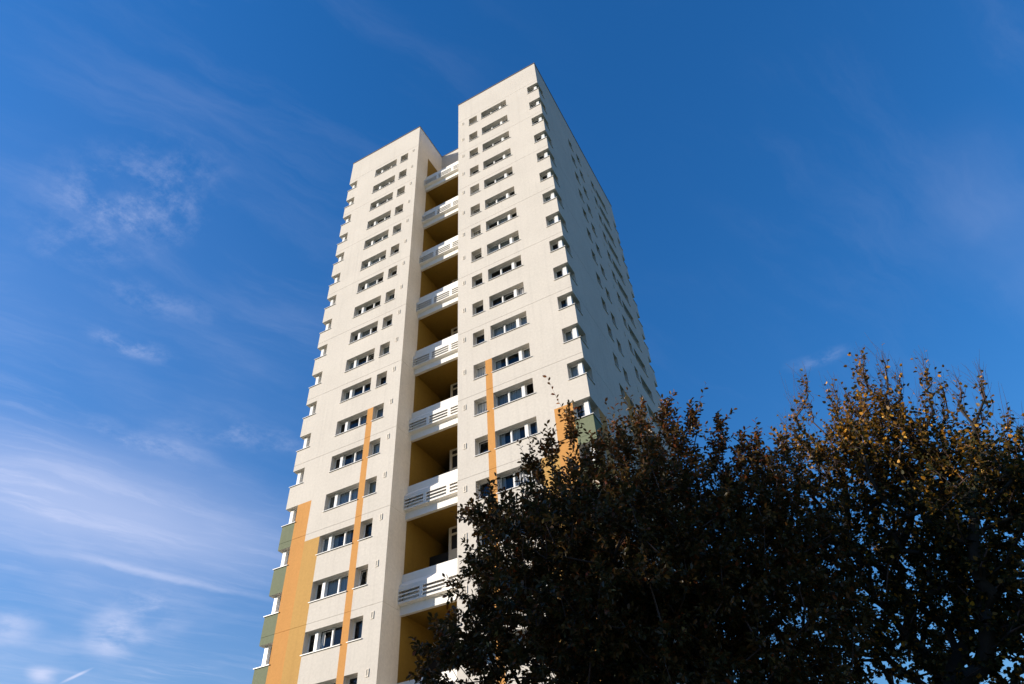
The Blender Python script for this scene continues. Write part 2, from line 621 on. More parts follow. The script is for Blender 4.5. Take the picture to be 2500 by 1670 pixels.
# the recess between the two halves
YIN, YBK = 1.58, 6.40
ZTOPREC = 59.30
tag_rec = lambda u, z: 'recess_render' if (u > YIN and z < ZTOPREC) else 'bounce_render'
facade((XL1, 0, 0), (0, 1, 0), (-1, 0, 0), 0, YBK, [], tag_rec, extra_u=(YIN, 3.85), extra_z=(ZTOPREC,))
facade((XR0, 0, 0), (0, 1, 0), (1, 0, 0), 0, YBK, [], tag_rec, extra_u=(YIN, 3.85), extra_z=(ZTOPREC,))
facade((0, 3.85, 0), (1, 0, 0), (0, 1, 0), XL1, XR0, [], lambda u, z: 'white_render', zbot=ZTOPREC)

m = MB(); m.box(XL1, XR0, 3.86, YBK, ZTOPREC - 0.25, ZTOPREC)
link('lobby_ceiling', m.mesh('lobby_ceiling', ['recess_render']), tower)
m = MB(); m.box(XL1, XR0, YBK, YBK + 0.1, 0, ZTOPREC)
link('lobby_wall', m.mesh('lobby_wall', ['lobby_dark']), tower)
# roof deck and copings
for x0, x1, y0 in ((0.05, XL1 - 0.05, 0.05), (XR0 + 0.05, XW - 0.05, 0.05), (XL1 - 0.049, XR0 + 0.049, 3.9)):
    m = MB(); m.box(x0, x1, y0, YD - 0.05, ROOF - 0.55, ROOF - 0.45)
    link('roof', m.mesh('roof', ['roofing']), tower)
def coping(x0, x1, y0, y1):
    m = MB(); m.box(x0, x1, y0, y1, ROOF, ROOF + 0.07)
    link('coping', m.mesh('coping', ['coping_metal']), tower)
c = 0.05
coping(-c, XL1 + c, -c, 0.3)
coping(XR0 - c, XW + c, -c, 0.3)
coping(XW - 0.3, XW + c, 0.302, YD - 0.3)
coping(-c, 0.3, 0.302, YD - 0.3)
coping(-c, XW + c, YD - 0.298, YD + c)
coping(XL1 - 0.3, XL1 + c, 0.302, 3.8)
coping(XR0 - c, XR0 + 0.3, 0.302, 3.8)
coping(XL1 - 0.3, XR0 + 0.3, 3.802, 4.1)
# dark interior behind the windows, closed storey by storey
def core(x0, x1, y0, y1, name):
    m = MB()
    m.box(x0, x1, y0, y1, 0.02, ROOF - 0.6)
    link(name, m.mesh(name, ['room_dark']), tower)
core(1.7, XL1 - 0.6, 1.7, YD - 1.7, 'core_wall')
core(XR0 + 0.6, XW - 1.7, 1.7, YD - 1.7, 'core_wall')
for x0, x1 in ((0.47, XL1 - 0.05), (XR0 + 0.05, XW - 0.47)):
    m = MB(); m.box(x0, x1, 0.47, YD - 0.47, 0, 0.16)
    fsm = m.mesh('floor_slab', ['room_dark'])
    for k in range(1, ROWS + 2):
        link('floor_slab', fsm, tower, (0, 0, top(k) + 0.35 if k <= ROWS else 0.05))

# ---- windows
rng = random.Random(7)
def frame_boxes(m, w, h, lights, mull):
    """white frame of a window: outer frame, mullions and the rebate round each light"""
    d0, d1 = 0.335, 0.40
    f = 0.03
    m.box(0, w, d0, d1, h - f, h)
    m.box(0, w, d0, d1, 0.02, 0.02 + f)
    m.box(0, f, d0, d1, 0.02 + f, h - f)
    m.box(w - f, w, d0, d1, 0.02 + f, h - f)
    for a, b, dd in mull:
        m.box(a, b, d0 - dd, d1 - 0.002, 0.02 + f + 0.001, h - f - 0.001 if dd < 0.05 else h - 0.001)

def sash_mesh(w, h, name):
    m = MB()
    f = 0.036
    m.box(0, w, 0, 0.05, 0, f); m.box(0, w, 0, 0.05, h - f, h)
    m.box(0, f, 0, 0.05, f, h - f); m.box(w - f, w, 0, 0.05, f, h - f)
    return m.mesh(name, ['upvc'])
def pane_mesh(w, h, name):
    m = MB()
    f = 0.033
    m.quad((f, 0.025, f), (w - f, 0.025, f), (w - f, 0.025, h - f), (f, 0.025, h - f))
    return m.mesh(name, ['window_glass'])
def curtain_mesh(w, h, mat, seed):
    r = random.Random(seed)
    m = MB()
    n = max(6, int(w / 0.035))
    pts = []
    ph = r.uniform(0, 6)
    for i in range(n + 1):
        x = w * i / n
        pts.append((x, 0.028 * math.sin(x * 38 + ph) + 0.012 * math.sin(x * 91 + 2 * ph)))
    for (xa, ya), (xb, yb) in zip(pts, pts[1:]):
        m.quad((xa, ya, 0), (xb, yb, 0), (xb, yb, h), (xa, ya, h))
    me = m.mesh('curtain', [mat])
    return me

MESH = {}
def cached(key, fn):
    if key not in MESH:
        MESH[key] = fn()
    return MESH[key]

LIGHTS = {
    'rbig': (2.52, [(0.03, 0.79), (0.87, 1.68), (1.93, 2.49)], [(0.79, 0.87, 0.03), (1.68, 1.88, 0.10), (1.88, 1.93, 0.0)]),
    'lbig': (2.44, [(0.03, 0.50), (0.75, 1.54), (1.62, 2.41)], [(0.50, 0.69, 0.10), (0.69, 0.75, 0.0), (1.54, 1.62, 0.03)]),
    'small': (0.82, [(0.03, 0.79)], []),
    'small_s': (0.78, [(0.03, 0.75)], []),
    'corner': (0.50, [(0.03, 0.47)], []),
    'corner_s': (0.62, [(0.03, 0.59)], []),
}
def window(kind, loc, rotz, k, sill=(0.06, 0.07), curtain_p=0.4, states=None, name='window', shift=0.0):
    w, lights, mull = LIGHTS[kind]
    h = WH
    def fm():
        m = MB()
        frame_boxes(m, w, h, lights, mull)
        return m.mesh('window_frame', ['upvc'])
    win = link(name, cached(('f', kind), fm), tower, loc, rotz)
    if sill is not None:
        a, b = sill
        def sm():
            m = MB()
            m.box(-a, w + b, -0.055, 0.33, 0.0, 0.02)
            m.box(-a, w + b, -0.055, -0.045, -0.022, 0.0)
            return m.mesh('sill', ['sill_metal'])
        link('sill', cached(('s', kind, a, b), sm), win)
    for i, (a, b) in enumerate(lights):
        lw, lh = b - a, h - 0.08
        st = states[i] if states else ('tilt' if rng.random() < (0.22 if kind.startswith('small') else 0.08) else 'shut')
        sh = cached(('sash', round(lw, 3)), lambda: sash_mesh(lw, lh, 'sash'))
        pm = cached(('pane', round(lw, 3)), lambda: pane_mesh(lw, lh, 'pane'))
        base = Vector((a, 0.345, 0.05))
        tilt = {'shut': rng.uniform(-0.004, 0.004), 'tilt': -0.13, 'open': 0.0}[st]
        if st != 'open':
            for nm, me in (('sash', sh), ('pane', pm)):
                o = link(nm, me, win, base)
                o.rotation_euler = (tilt, 0, rng.uniform(-0.004, 0.004) if st == 'shut' else 0)
        if st != 'open' and rng.random() < curtain_p + (0.25 if k >= 11 else 0.0):
            mat = rng.choice(['curtain_white', 'curtain_white', 'curtain_white', 'curtain_cream', 'blind_grey'])
            style = rng.random()
            cw = lw if style < 0.65 else lw * rng.uniform(0.3, 0.55)
            cx = a if style < 0.82 else b - cw
            v = rng.randrange(3)
            cm = cached(('cur', round(cw, 1), mat, v), lambda: curtain_mesh(cw, h - 0.12, mat, v))
            link('curtain', cm, win, (cx, 0.43, 0.05))
    return win

def corner_post(loc):
    m = cached(('post',), lambda: _post())
    return m
def _post():
    m = MB()
    m.box(0, 0.24, 0, 0.24, 0.021, WH - 0.002)
    return m.mesh('corner_post', ['upvc'])

R90 = math.pi / 2
SPEC_R = {12: ['shut', 'shut', 'shut'], 13: ['shut', 'shut', 'open'], 14: ['shut', 'shut', 'shut'], 15: ['shut', 'tilt', 'shut']}
for k in range(1, ROWS + 1):
    z = top(k) - WH
    window('lbig', (LB[0], 0, z), 0, k, sill=(0.07, 0.02), curtain_p=0.6)
    window('small', (LS[0], 0, z), 0, k, sill=(0.06, 0.04), curtain_p=0.35)
    window('small', (RS[0], 0, z), 0, k, sill=(0.05, 0.10), curtain_p=0.2, states=['tilt'] if k in (5, 6, 7, 12, 13, 14) else None)
    window('rbig', (RB[0], 0, z), 0, k, sill=(0.05, 0.10), curtain_p=0.55, states=SPEC_R.get(k))
    # front left corner: glass on both walls round a post
    wl = window('corner', (0.46, 0, z), 0, k, sill=None, curtain_p=0.5, states=['shut'])
    sm = cached(('sill_lc',), lambda: (lambda m: (m.box(-0.52, 0.56, -0.055, 0.33, 0, 0.02), m.box(-0.52, 0.56, -0.055, -0.045, -0.022, 0), m.mesh('sill', ['sill_metal']))[-1])(MB()))
    link('sill', sm, wl)
    link('corner_post', cached(('post',), _post), wl, (0.22 - 0.46, 0.22, 0))
    # front right corner
    wr = window('corner', (RK, 0, z), 0, k, sill=None, curtain_p=0.45, states=['shut'])
    sm = cached(('sill_rc',), lambda: (lambda m: (m.box(-0.06, XW - RK + 0.06, -0.055, 0.33, 0, 0.02), m.box(-0.06, XW - RK + 0.06, -0.055, -0.045, -0.022, 0), m.mesh('sill', ['sill_metal']))[-1])(MB()))
    link('sill', sm, wr)
    link('corner_post', cached(('post',), _post), wr, (XW - RK - 0.46, 0.22, 0))
    # right side wall (local x runs along world +Y, depth along -X)
    ws = window('corner_s', (XW, 0.46, z), R90, k, sill=None, curtain_p=0.2, states=['shut'])
    sm = cached(('sill_sc',), lambda: (lambda m: (m.box(0.33 - 0.46 + 0.002, 0.67, -0.053, 0.328, 0, 0.019), m.box(-0.525, 0.67, -0.053, -0.045, -0.022, -0.001), m.mesh('sill', ['sill_metal']))[-1])(MB()))
    link('sill', sm, ws)
    for j, (a, b) in enumerate(SIDE):
        window('rbig' if j == 3 else ('small_s' if j == 2 else 'small'), (XW, a, z), R90, k, sill=(0.05, 0.10), curtain_p=0.15, states=None)
    wb = window('corner', (XW, RKB, z), R90, k, sill=None, curtain_p=0.1, states=['shut'])
    sm = cached(('sill_bc',), lambda: (lambda m: (m.box(-0.06, DS + 0.06, -0.053, 0.33, 0, 0.019), m.box(-0.06, DS + 0.06, -0.053, -0.045, -0.022, 0), m.mesh('sill', ['sill_metal']))[-1])(MB()))
    link('sill', sm, wb)
    link('corner_post', cached(('post',), _post), wb, (DS - 0.46, 0.22, 0))
    # return of the left corner (local x along -Y would mirror; place along +Y with depth towards +X)
    wt = window('corner_s', (0, SK, z), -R90, k, sill=None, curtain_p=0.2, states=['shut'])
    sm = cached(('sill_lt',), lambda: (lambda m: (m.box(-0.06, SK - 0.332, -0.053, 0.328, 0, 0.019), m.box(-0.06, SK, -0.053, -0.045, -0.022, -0.001), m.mesh('sill', ['sill_metal']))[-1])(MB()))
    link('sill', sm, wt)

# ---- small wall vents
def vent_mesh():
    m = MB()
    w, h = 0.17, 0.36
    m.box(0, w, -0.03, 0.0, 0, 0.04); m.box(0, w, -0.03, 0.0, h - 0.04, h)
    m.box(0, 0.035, -0.03, 0.0, 0.04, h - 0.04); m.box(w - 0.035, w, -0.03, 0.0, 0.04, h - 0.04)
    for i in range(5):
        z = 0.05 + i * 0.054
        m.box(0.035, w - 0.035, -0.018, -0.001, z, z + 0.03, 1)
    return m.mesh('vent', ['bounce_render', 'vent_grey'])
vm = vent_mesh()
for k in range(1, ROWS + 1):
    link('vent', vm, tower, (12.68, 0, top(k) - 0.42))
    link('vent', vm, tower, (7.30, 0, top(k) - 0.32))
    link('vent', vm, tower, (XW, 10.72, top(k) - 0.2), R90)

# ---- balconies in the recess
SLOT_U = [(0.02, 1.31), (1.51, 2.85), (3.06, 4.32)]
SLOT_Z = [(0.605, 0.735), (0.81, 0.94), (1.015, 1.145)]
def balcony_mesh():
    m = MB()
    w = XR0 - XL1
    def ext(p, q):
        m.quad((0, p[0], p[1]), (w, p[0], p[1]), (w, q[0], q[1]), (0, q[0], q[1]))
    prof = [(1.22, 1.42), (1.48, 1.72), (1.48, 2.17), (1.64, 2.17), (1.64, 0.46), (1.50, 0.46), (1.47, 0.46), (1.22, 0.50)]
    for p, q in zip(prof, prof[1:]):
        ext(p, q)
    us = sorted({0, w, *[x for s in SLOT_U for x in s]})
    zs = sorted({0.50, 1.42, *[x for s in SLOT_Z for x in s]})
    for ua, ub in zip(us, us[1:]):
        for za, zb in zip(zs, zs[1:]):
            um, zm = (ua + ub) / 2, (za + zb) / 2
            if any(a < um < b for a, b in SLOT_U) and any(a < zm < b for a, b in SLOT_Z):
                continue
            m.quad((ua, 1.22, za), (ub, 1.22, za), (ub, 1.22, zb), (ua, 1.22, zb))
    for a, b in SLOT_U:
        for za, zb in SLOT_Z:
            d = 1.25
            m.quad((a, 1.22, za), (b, 1.22, za), (b, d, za), (a, d, za))
            m.quad((a, 1.22, zb), (b, 1.22, zb), (b, d, zb), (a, d, zb))
            m.quad((a, 1.22, za), (a, 1.22, zb), (a, d, zb), (a, d, za))
            m.quad((b, 1.22, za), (b, 1.22, zb), (b, d, zb), (b, d, za))
    return m.mesh('balcony', ['balcony_white'])
def box_mesh(name, mat, *a):
    m = MB(); m.box(*a); return m.mesh(name, [mat])
W = XR0 - XL1
bal = balcony_mesh()
fascia = box_mesh('fascia', 'balcony_white', 0, W, 1.46, 1.66, 0.0, 0.458)
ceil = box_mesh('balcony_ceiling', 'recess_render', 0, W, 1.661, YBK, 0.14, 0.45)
screen = box_mesh('dark_screen', 'dark_metal', 0, 1.41, 3.95, 4.0, 0.45, 4.18)
part = box_mesh('partition', 'lobby_dark', 2.40, W, 3.80, 3.90, 0.45, 5.53)
def door_mesh():
    m = MB()
    zt = 5.50
    x0 = 1.42
    m.box(x0, x0 + 0.16, 3.74, 3.84, 0.45, zt)
    m.box(x0 + 1.0, x0 + 1.1, 3.74, 3.84, 0.45, zt)
    m.box(x0 + 0.16, x0 + 1.0, 3.74, 3.84, zt - 0.1, zt)
    m.box(x0 + 0.16, x0 + 1.0, 3.745, 3.835, zt - 0.52, zt - 0.40)
    m.box(x0 + 0.16, x0 + 1.0, 3.76, 3.83, 0.45, 4.12)
    return m.mesh('door', ['door_paint'])
def door_glass():
    m = MB()
    m.quad((1.58, 3.80, 4.12), (2.42, 3.80, 4.12), (2.42, 3.80, 4.98), (1.58, 3.80, 4.98))
    m.quad((1.58, 3.80, 5.10), (2.42, 3.80, 5.10), (2.42, 3.80, 5.40), (1.58, 3.80, 5.40))
    return m.mesh('door_pane', ['dark_metal'])
dm, dg = door_mesh(), door_glass()
for i in range(10):
    zb = 53.80 - 5.4 * i
    b = link('balcony', bal, tower, (XL1, 0, zb))
    link('fascia', fascia, b)
    link('balcony_ceiling', ceil, b)
    link('screen', screen, b)
    if i > 0:
        link('partition', part, b)
        d = link('door', dm, b)
        link('door_pane', dg, b)

# ------------------------------------------------------------------ added slab block (outside the picture, placed and sized to shade the trees)
DIRS = Vector((SUN.x, SUN.y, 0)).normalized()
PERP = Vector((-DIRS.y, DIRS.x, 0))
NB_H = 20.6
nb = empty('shade_block', Vector((29, -11.5, 0)) + DIRS * 56.0, 'brown brick slab block added out of view to the left to shade the trees', 'building')
nb.rotation_euler = (0, 0, math.atan2(PERP.y, PERP.x))
m = MB(); m.box(-15, 15, -5, 5, 0, NB_H); link('wall', m.mesh('wall', ['brick']), nb)
m = MB(); m.box(-15.2, 15.2, -5.2, 5.2, NB_H, NB_H + 0.25); link('roof', m.mesh('roof', ['concrete']), nb)
wm = MB(); wm.box(-0.8, 0.8, -0.04, 0.04, 0, 1.3); wm.box(-0.7, 0.7, -0.06, 0.06, 0.08, 1.22, 1)
wme = wm.mesh('window', ['upvc', 'dark_metal'])
for s in (-1, 1):
    for r in range(9):
        for ccol in range(8):
            link('window', wme, nb, (-12.6 + ccol * 3.6, s * 5.0, 1.2 + r * 2.9))

# ------------------------------------------------------------------ trees
def tubes(segs, rads, sides):
    """segs (n,2,3), rads (n,2) -> verts, quads"""
    a, b = segs[:, 0], segs[:, 1]
    d = b - a
    ln = np.linalg.norm(d, axis=1, keepdims=True)
    d = d / np.maximum(ln, 1e-6)
    ref = np.where(np.abs(d[:, 2:3]) > 0.9, np.array([[1.0, 0, 0]]), np.array([[0, 0, 1.0]]))
    e1 = np.cross(d, ref); e1 /= np.linalg.norm(e1, axis=1, keepdims=True)
    e2 = np.cross(d, e1)
    n = len(segs)
    ang = np.arange(sides) * 2 * np.pi / sides
    ring = np.cos(ang)[None, :, None] * e1[:, None, :] + np.sin(ang)[None, :, None] * e2[:, None, :]
    va = a[:, None, :] + ring * rads[:, 0][:, None, None]
    vb = b[:, None, :] + ring * rads[:, 1][:, None, None]
    v = np.concatenate([va, vb], axis=1).reshape(-1, 3)
    base = (np.arange(n) * 2 * sides)[:, None]
    i = np.arange(sides)
    j = (i + 1) % sides
    f = np.stack([base + i, base + j, base + sides + j, base + sides + i], axis=2).reshape(-1, 4)
    return v, f

def np_mesh(name, v, f, mat, tint=None, smooth=False):
    me = bpy.data.meshes.new(name)
    nv, nf, k = len(v), len(f), f.shape[1]
    me.vertices.add(nv)
    me.vertices.foreach_set('co', np.ascontiguousarray(v, dtype=np.float32).ravel())
    me.loops.add(nf * k)
    me.loops.foreach_set('vertex_index', np.ascontiguousarray(f, dtype=np.int32).ravel())
    me.polygons.add(nf)
    me.polygons.foreach_set('loop_start', np.arange(nf, dtype=np.int32) * k)
    me.polygons.foreach_set('loop_total', np.full(nf, k, dtype=np.int32))
    if smooth:
        me.polygons.foreach_set('use_smooth', np.ones(nf, dtype=bool))
    if tint is not None:
        at = me.attributes.new('tint', 'FLOAT', 'POINT')
        at.data.foreach_set('value', np.ascontiguousarray(tint, dtype=np.float32))
    me.materials.append(MATS[mat])
    me.update(calc_edges=True)
    me.validate()
    return me

# leaf outline: base, right low, right high, tip, left high, left low
LEAF = np.array([[0, 0, 0], [0.20, 0.30, 0.06], [0.24, 0.66, 0.05], [0, 1.0, -0.10], [-0.24, 0.66, 0.05], [-0.20, 0.30, 0.06]])
LEAF_ROUND = np.array([[0, 0, 0], [0.36, 0.22, 0.07], [0.34, 0.62, 0.04], [0, 1.0, -0.12], [-0.34, 0.62, 0.04], [-0.36, 0.22, 0.07]])
LEAF_F = np.array([[0, 1, 2, 3], [0, 3, 4, 5]])

def unit(a):
    return a / np.maximum(np.linalg.norm(a, axis=-1, keepdims=True), 1e-9)

def make_tree(name, label, base, fork, lobes, seed, n_tips, shoots_per_tip, leaves_per_shoot, shoot_len, leaf_len,
              leaf_mat_name, shape, up, tintf, spires=(), single=240, leaders=(), sprigs=(), r_tip=0.006, group=None, wpath=0.30, twig_bare=0.0, long_frac=0.1):
    r = np.random.default_rng(seed)
    base, fork = np.array(base, float), np.array(fork, float)
    lob = np.array(lobes, float)
    wgt = lob[:, 3] ** 2.4
    cnt = np.maximum(4, (n_tips * wgt / wgt.sum()).astype(int))
    tips, outs = [], []
    for (x, y, z, rad), c_ in zip(lob, cnt):
        dv = unit(r.normal(size=(c_, 3)))
        rr = rad * r.uniform(0.0, 1.0, (c_, 1)) ** 0.42
        tips.append(np.array([x, y, z]) + dv * rr)
        outs.append(dv * (rr / rad))
    tips = np.concatenate(tips); outs = np.concatenate(outs)
    kind = [0] * len(tips)
    ex, eo = [], []
    keepw = [1.0] * len(tips)
    for ld_ in leaders:          # upright leaders: tips stacked up a column that narrows to a point
        a_, b_ = np.array(ld_[:3]), np.array(ld_[3:6])
        ax = unit(b_ - a_)
        nn = int(np.linalg.norm(b_ - a_) / 0.085)
        for q in range(nn):
            t_ = q / (nn - 1)
            wd = ld_[6] * (1 - t_) ** 0.8 + 0.015
            ph = r.uniform(0, 6.28)
            o_ = np.array([math.cos(ph), math.sin(ph), 0.0]) * wd * r.uniform(0.15, 1)
            ex.append(a_ + (b_ - a_) * t_ * 0.88 + o_); eo.append(o_ * 0.9 + ax); keepw.append(ld_[7] * (1.0 - 0.55 * t_))
    for sp in sprigs:                      # leafy side shoots that stand out of the crown
        a_, b_ = np.array(sp[:3]), np.array(sp[3:])
        for q in range(6):
            t_ = q / 5
            ex.append(a_ + (b_ - a_) * (t_ * 0.8) + r.normal(0, 0.10 * (1.15 - t_), 3)); eo.append(unit(b_ - a_) * 1.5); keepw.append(1.0)
    if ex:
        tips = np.concatenate([tips, np.array(ex)]); outs = np.concatenate([outs, np.array(eo)])
    for sp in spires:
        tips = np.concatenate([tips, np.array([sp[:3]], float)])
        outs = np.concatenate([outs, np.array([[0, 0, 1.0]])]); keepw.append(0.5)
    # skeleton: trunk, then every tip is joined to the cheapest existing node
    nodes, par, plen = [], [], []
    nt_ = 9
    for i in range(nt_):
        t = i / (nt_ - 1)
        p = base * (1 - t) + fork * t + np.array([0.10 * math.sin(5 * t + seed), 0.10 * math.cos(4 * t + seed), 0]) * t * (1 - t) * 4 * 0.6
        nodes.append(p); par.append(i - 1); plen.append(0.0 if i < nt_ - 1 else 0.0)
    order = np.argsort(np.linalg.norm(tips - fork, axis=1) + r.normal(0, 0.4, len(tips)))
    NA = np.zeros((60000, 3)); NL = np.zeros(60000)
    n = len(nodes)
    NA[:n] = nodes; NL[:n] = plen
    tipnode = np.zeros(len(tips), int)
    for ti in order:
        a = tips[ti]
        dv = a - NA[:n]
        dist = np.linalg.norm(dv, axis=1)
        down = np.maximum(0, -dv[:, 2]) * 1.2
        cost = dist + wpath * NL[:n] + down
        cost[:nt_ - 3] += 50
        j = int(np.argmin(cost))
        p0 = NA[j].copy()
        L_ = dist[j]
        k = max(1, int(L_ / 0.38))
        pj = par[j]
        d0 = unit(p0 - NA[pj]) if pj >= 0 else np.array([0, 0, 1.0])
        mid = p0 + (d0 * 0.55 + np.array([0, 0, 0.25])) * L_ * 0.45
        prev = j
        for q in range(1, k + 1):
            t = q / k
            p = (1 - t) ** 2 * p0 + 2 * t * (1 - t) * mid + t * t * a
            if q < k:
                p = p + r.normal(0, 0.025, 3)
            NA[n] = p; NL[n] = NL[prev] + np.linalg.norm(p - NA[prev])
            par.append(prev)
            prev = n
            n += 1
        tipnode[ti] = prev
    par = np.array(par)
    wt = np.zeros(n)
    wt[tipnode] += 1
    for i in range(n - 1, 0, -1):
        wt[par[i]] += wt[i]
    rad = r_tip * np.maximum(wt, 0.6) ** 0.47
    rad[:nt_] = np.maximum(rad[:nt_], rad[nt_ - 1]) * np.linspace(1.35, 1.0, nt_)
    ch = np.arange(1, n)
    pa = par[1:]
    segs = np.stack([NA[pa], NA[ch]], axis=1)
    ra = np.stack([np.minimum(rad[pa], rad[ch] * 1.35), rad[ch]], axis=1)
    ra[:nt_ - 1, 0] = rad[pa[:nt_ - 1]]
    tree = empty(name, tuple(base), label, 'tree', group)
    off = base
    trunk = ch < nt_
    v, f = tubes(segs[trunk] - off, ra[trunk], 12)
    link('trunk', np_mesh('trunk', v, f, 'bark', smooth=True), tree)
    big = (~trunk) & (rad[ch] > 0.02)
    v, f = tubes(segs[big] - off, ra[big], 7)
    br = link('branches', np_mesh('branches', v, f, 'bark', smooth=True), tree)
    br['kind'] = 'stuff'
    sm = (~trunk) & (rad[ch] <= 0.02)
    v1, f1 = tubes(segs[sm] - off, ra[sm], 4)
    # shoots
    nsh = len(tips) * shoots_per_tip
    ti = np.repeat(np.arange(len(tips)), shoots_per_tip)
    start = tips[ti] + r.normal(0, 0.04, (nsh, 3))
    crown_c = lob[:, :3].mean(0)
    outw = unit(outs[ti] + 0.35 * unit(tips[ti] - crown_c))
    hrel = np.clip((start[:, 2] - lob[:, 2].min()) / (np.ptp(lob[:, 2]) + 1e-6), 0, 1.2)
    upw = up * (0.5 + hrel)[:, None] * np.array([[0, 0, 1.0]])
    sd = unit(outw * 0.7 + upw + r.normal(0, 0.42, (nsh, 3)))
    sl_ = r.uniform(shoot_len[0], shoot_len[1], (nsh, 1)) * (0.7 + 0.5 * hrel[:, None])
    sl_ = sl_ * np.where(r.random((nsh, 1)) < long_frac, 1.9, 1.0)
    bend = r.normal(0, 0.12, (nsh, 3)) * sl_ + np.array([0, 0, 0.10]) * sl_
    midp = start + sd * sl_ * 0.5
    endp = start + sd * sl_ + bend
    sg = np.concatenate([np.stack([start, midp], 1), np.stack([midp, endp], 1)])
    rr = np.concatenate([np.tile([[0.0050, 0.0038]], (nsh, 1)), np.tile([[0.0038, 0.0018]], (nsh, 1))])
    for sp in spires:      # long bare leaders
        pass
    v2, f2 = tubes(sg - off, rr, 3)
    fa = np.concatenate([v1, v2])
    # same face size: quads in both
    tw = link('twigs', np_mesh('twigs', fa, np.concatenate([f1, f2 + len(v1)]), 'bark_twig'), tree)
    tw['kind'] = 'stuff'
    # leaves
    nl = leaves_per_shoot
    t = (np.arange(nl) + 0.6) / nl
    t = twig_bare * 0.0 + t
    T = np.clip(t[None, :] + r.uniform(-0.5, 0.5, (nsh, nl)) / nl, 0.05, 1.0)
    keep = r.random((nsh, nl)) > (twig_bare * hrel[:, None] * (0.5 + T))
    keep &= r.random((nsh, nl)) < np.array(keepw)[ti][:, None]
    pos = np.where(T[..., None] < 0.5, start[:, None] + (midp - start)[:, None] * (T[..., None] * 2),
                   midp[:, None] + (endp - midp)[:, None] * (T[..., None] * 2 - 1))
    e1 = unit(np.cross(sd, r.normal(size=(nsh, 3))))
    e2 = np.cross(sd, e1)
    an = np.arange(nl)[None, :] * 2.4 + r.uniform(0, 6.28, (nsh, 1))
    radial = np.cos(an)[..., None] * e1[:, None] + np.sin(an)[..., None] * e2[:, None]
    ld = unit(radial * 0.9 + sd[:, None] * (0.25 + 0.75 * T[..., None]) + r.normal(0, 0.25, (nsh, nl, 3)) + np.array([0, 0, -0.18]))
    pos = pos.reshape(-1, 3); ld = ld.reshape(-1, 3); keep = keep.reshape(-1)
    hl = np.repeat(hrel, nl)
    pos, ld, hl = pos[keep], ld[keep], hl[keep]
    nlv = len(pos)
    size = r.uniform(leaf_len[0], leaf_len[1], nlv)
    side = unit(np.cross(ld, np.array([0, 0, 1.0]) + r.normal(0, 0.55, (nlv, 3))))
    nor = np.cross(side, ld)
    tint = tintf(r, nlv, hl)
    # the leaves nearest the street side that stand free are objects of their own
    cp = np.array(CAM)
    dv = pos - cp
    dist = np.linalg.norm(dv, axis=1)
    dirv = dv / dist[:, None]
    az = np.floor(np.degrees(np.arctan2(dirv[:, 0], dirv[:, 1])) / 0.55).astype(int)
    el = np.floor(np.degrees(np.arcsin(dirv[:, 2])) / 0.55).astype(int)
    key = az * 10000 + el
    od = np.argsort(dist)
    _, first = np.unique(key[od], return_index=True)
    cand = od[first]
    vis = (dirv @ np.array(RF) > 0.78)[cand]
    cand = cand[vis]
    cand = cand[np.argsort(-(size[cand] / dist[cand]))][:single]
    mask = np.ones(nlv, bool); mask[cand] = False
    def leaf_verts(idx):
        s_ = size[idx][:, None, None]
        sh = shape[None]
        return (pos[idx] - off)[:, None] + s_ * (sh[..., 0:1] * side[idx][:, None] + sh[..., 1:2] * ld[idx][:, None] + sh[..., 2:3] * nor[idx][:, None])
    idx = np.where(mask)[0]
    V = leaf_verts(idx).reshape(-1, 3)
    F = (LEAF_F[None] + (np.arange(len(idx)) * 6)[:, None, None]).reshape(-1, 4)
    cr = link('crown', np_mesh('crown', V, F, leaf_mat_name, tint=np.repeat(tint[idx], 6)), tree)
    cr['kind'] = 'stuff'
    variants = []
    for b_ in range(8):
        variants.append(np_mesh('leaf', shape, LEAF_F, leaf_mat_name, tint=np.full(6, (b_ + 0.5) / 8)))
    for i in cand:
        o = bpy.data.objects.new('leaf', variants[min(7, max(0, int(tint[i] * 8)))])
        s_ = float(size[i])
        Mx = Matrix.Identity(4)
        for c_ in range(3):
            Mx[c_][0] = side[i][c_] * s_; Mx[c_][1] = ld[i][c_] * s_; Mx[c_][2] = nor[i][c_] * s_
            Mx[c_][3] = pos[i][c_] - off[c_]
        COL.objects.link(o)
        o.parent = tree
        o.matrix_local = Mx
    print(name, 'nodes', n, 'tips', len(tips), 'leaves', nlv)
    return tree

DARK = [
    (24.03,-13.64,9.35,0.95), (24.12,-13.59,10.6,0.25), (25.95,-12.57,10.35,1.05), (25.2,-14.11,9.05,1.25),
    (26.98,-11.86,9.8,1.15), (27.97,-11.75,9.25,1.0), (22.82,-14.17,9.0,1.05), (22.27,-14.46,9.55,0.50),
    (22.58,-14.29,7.46,1.25), (21.96,-15.22,6.06,0.90), (24.36,-14.59,7.32,2.00), (26.07,-12.52,7.91,2.20),
    (27.60,-11.28,8.45,1.60), (25.39,-13.20,5.90,2.20), (23.56,-14.38,5.82,1.80), (26.96,-11.86,6.24,1.90), (24.06,-11.51,8.34,2.50)]
GOLD = [
    (30.85,-9.82,12.0,0.5), (30.7,-9.79,11.3,0.85), (29.35,-9.72,11.2,0.75), (30.92,-9.62,11.0,1.10),
    (31.94,-9.46,10.25,0.90), (32.5,-9.88,9.55,0.95), (32.94,-10.17,8.9,0.95), (29.35,-9.72,10.32,1.40),
    (31.02,-8.82,9.76,1.80), (31.97,-9.97,8.48,1.50), (28.69,-9.72,8.28,1.40), (30.53,-8.78,7.85,1.60),
    (31.61,-9.91,6.98,1.15), (28.38,-9.73,6.53,1.2), (30.5,-9.28,5.85,1.15)]
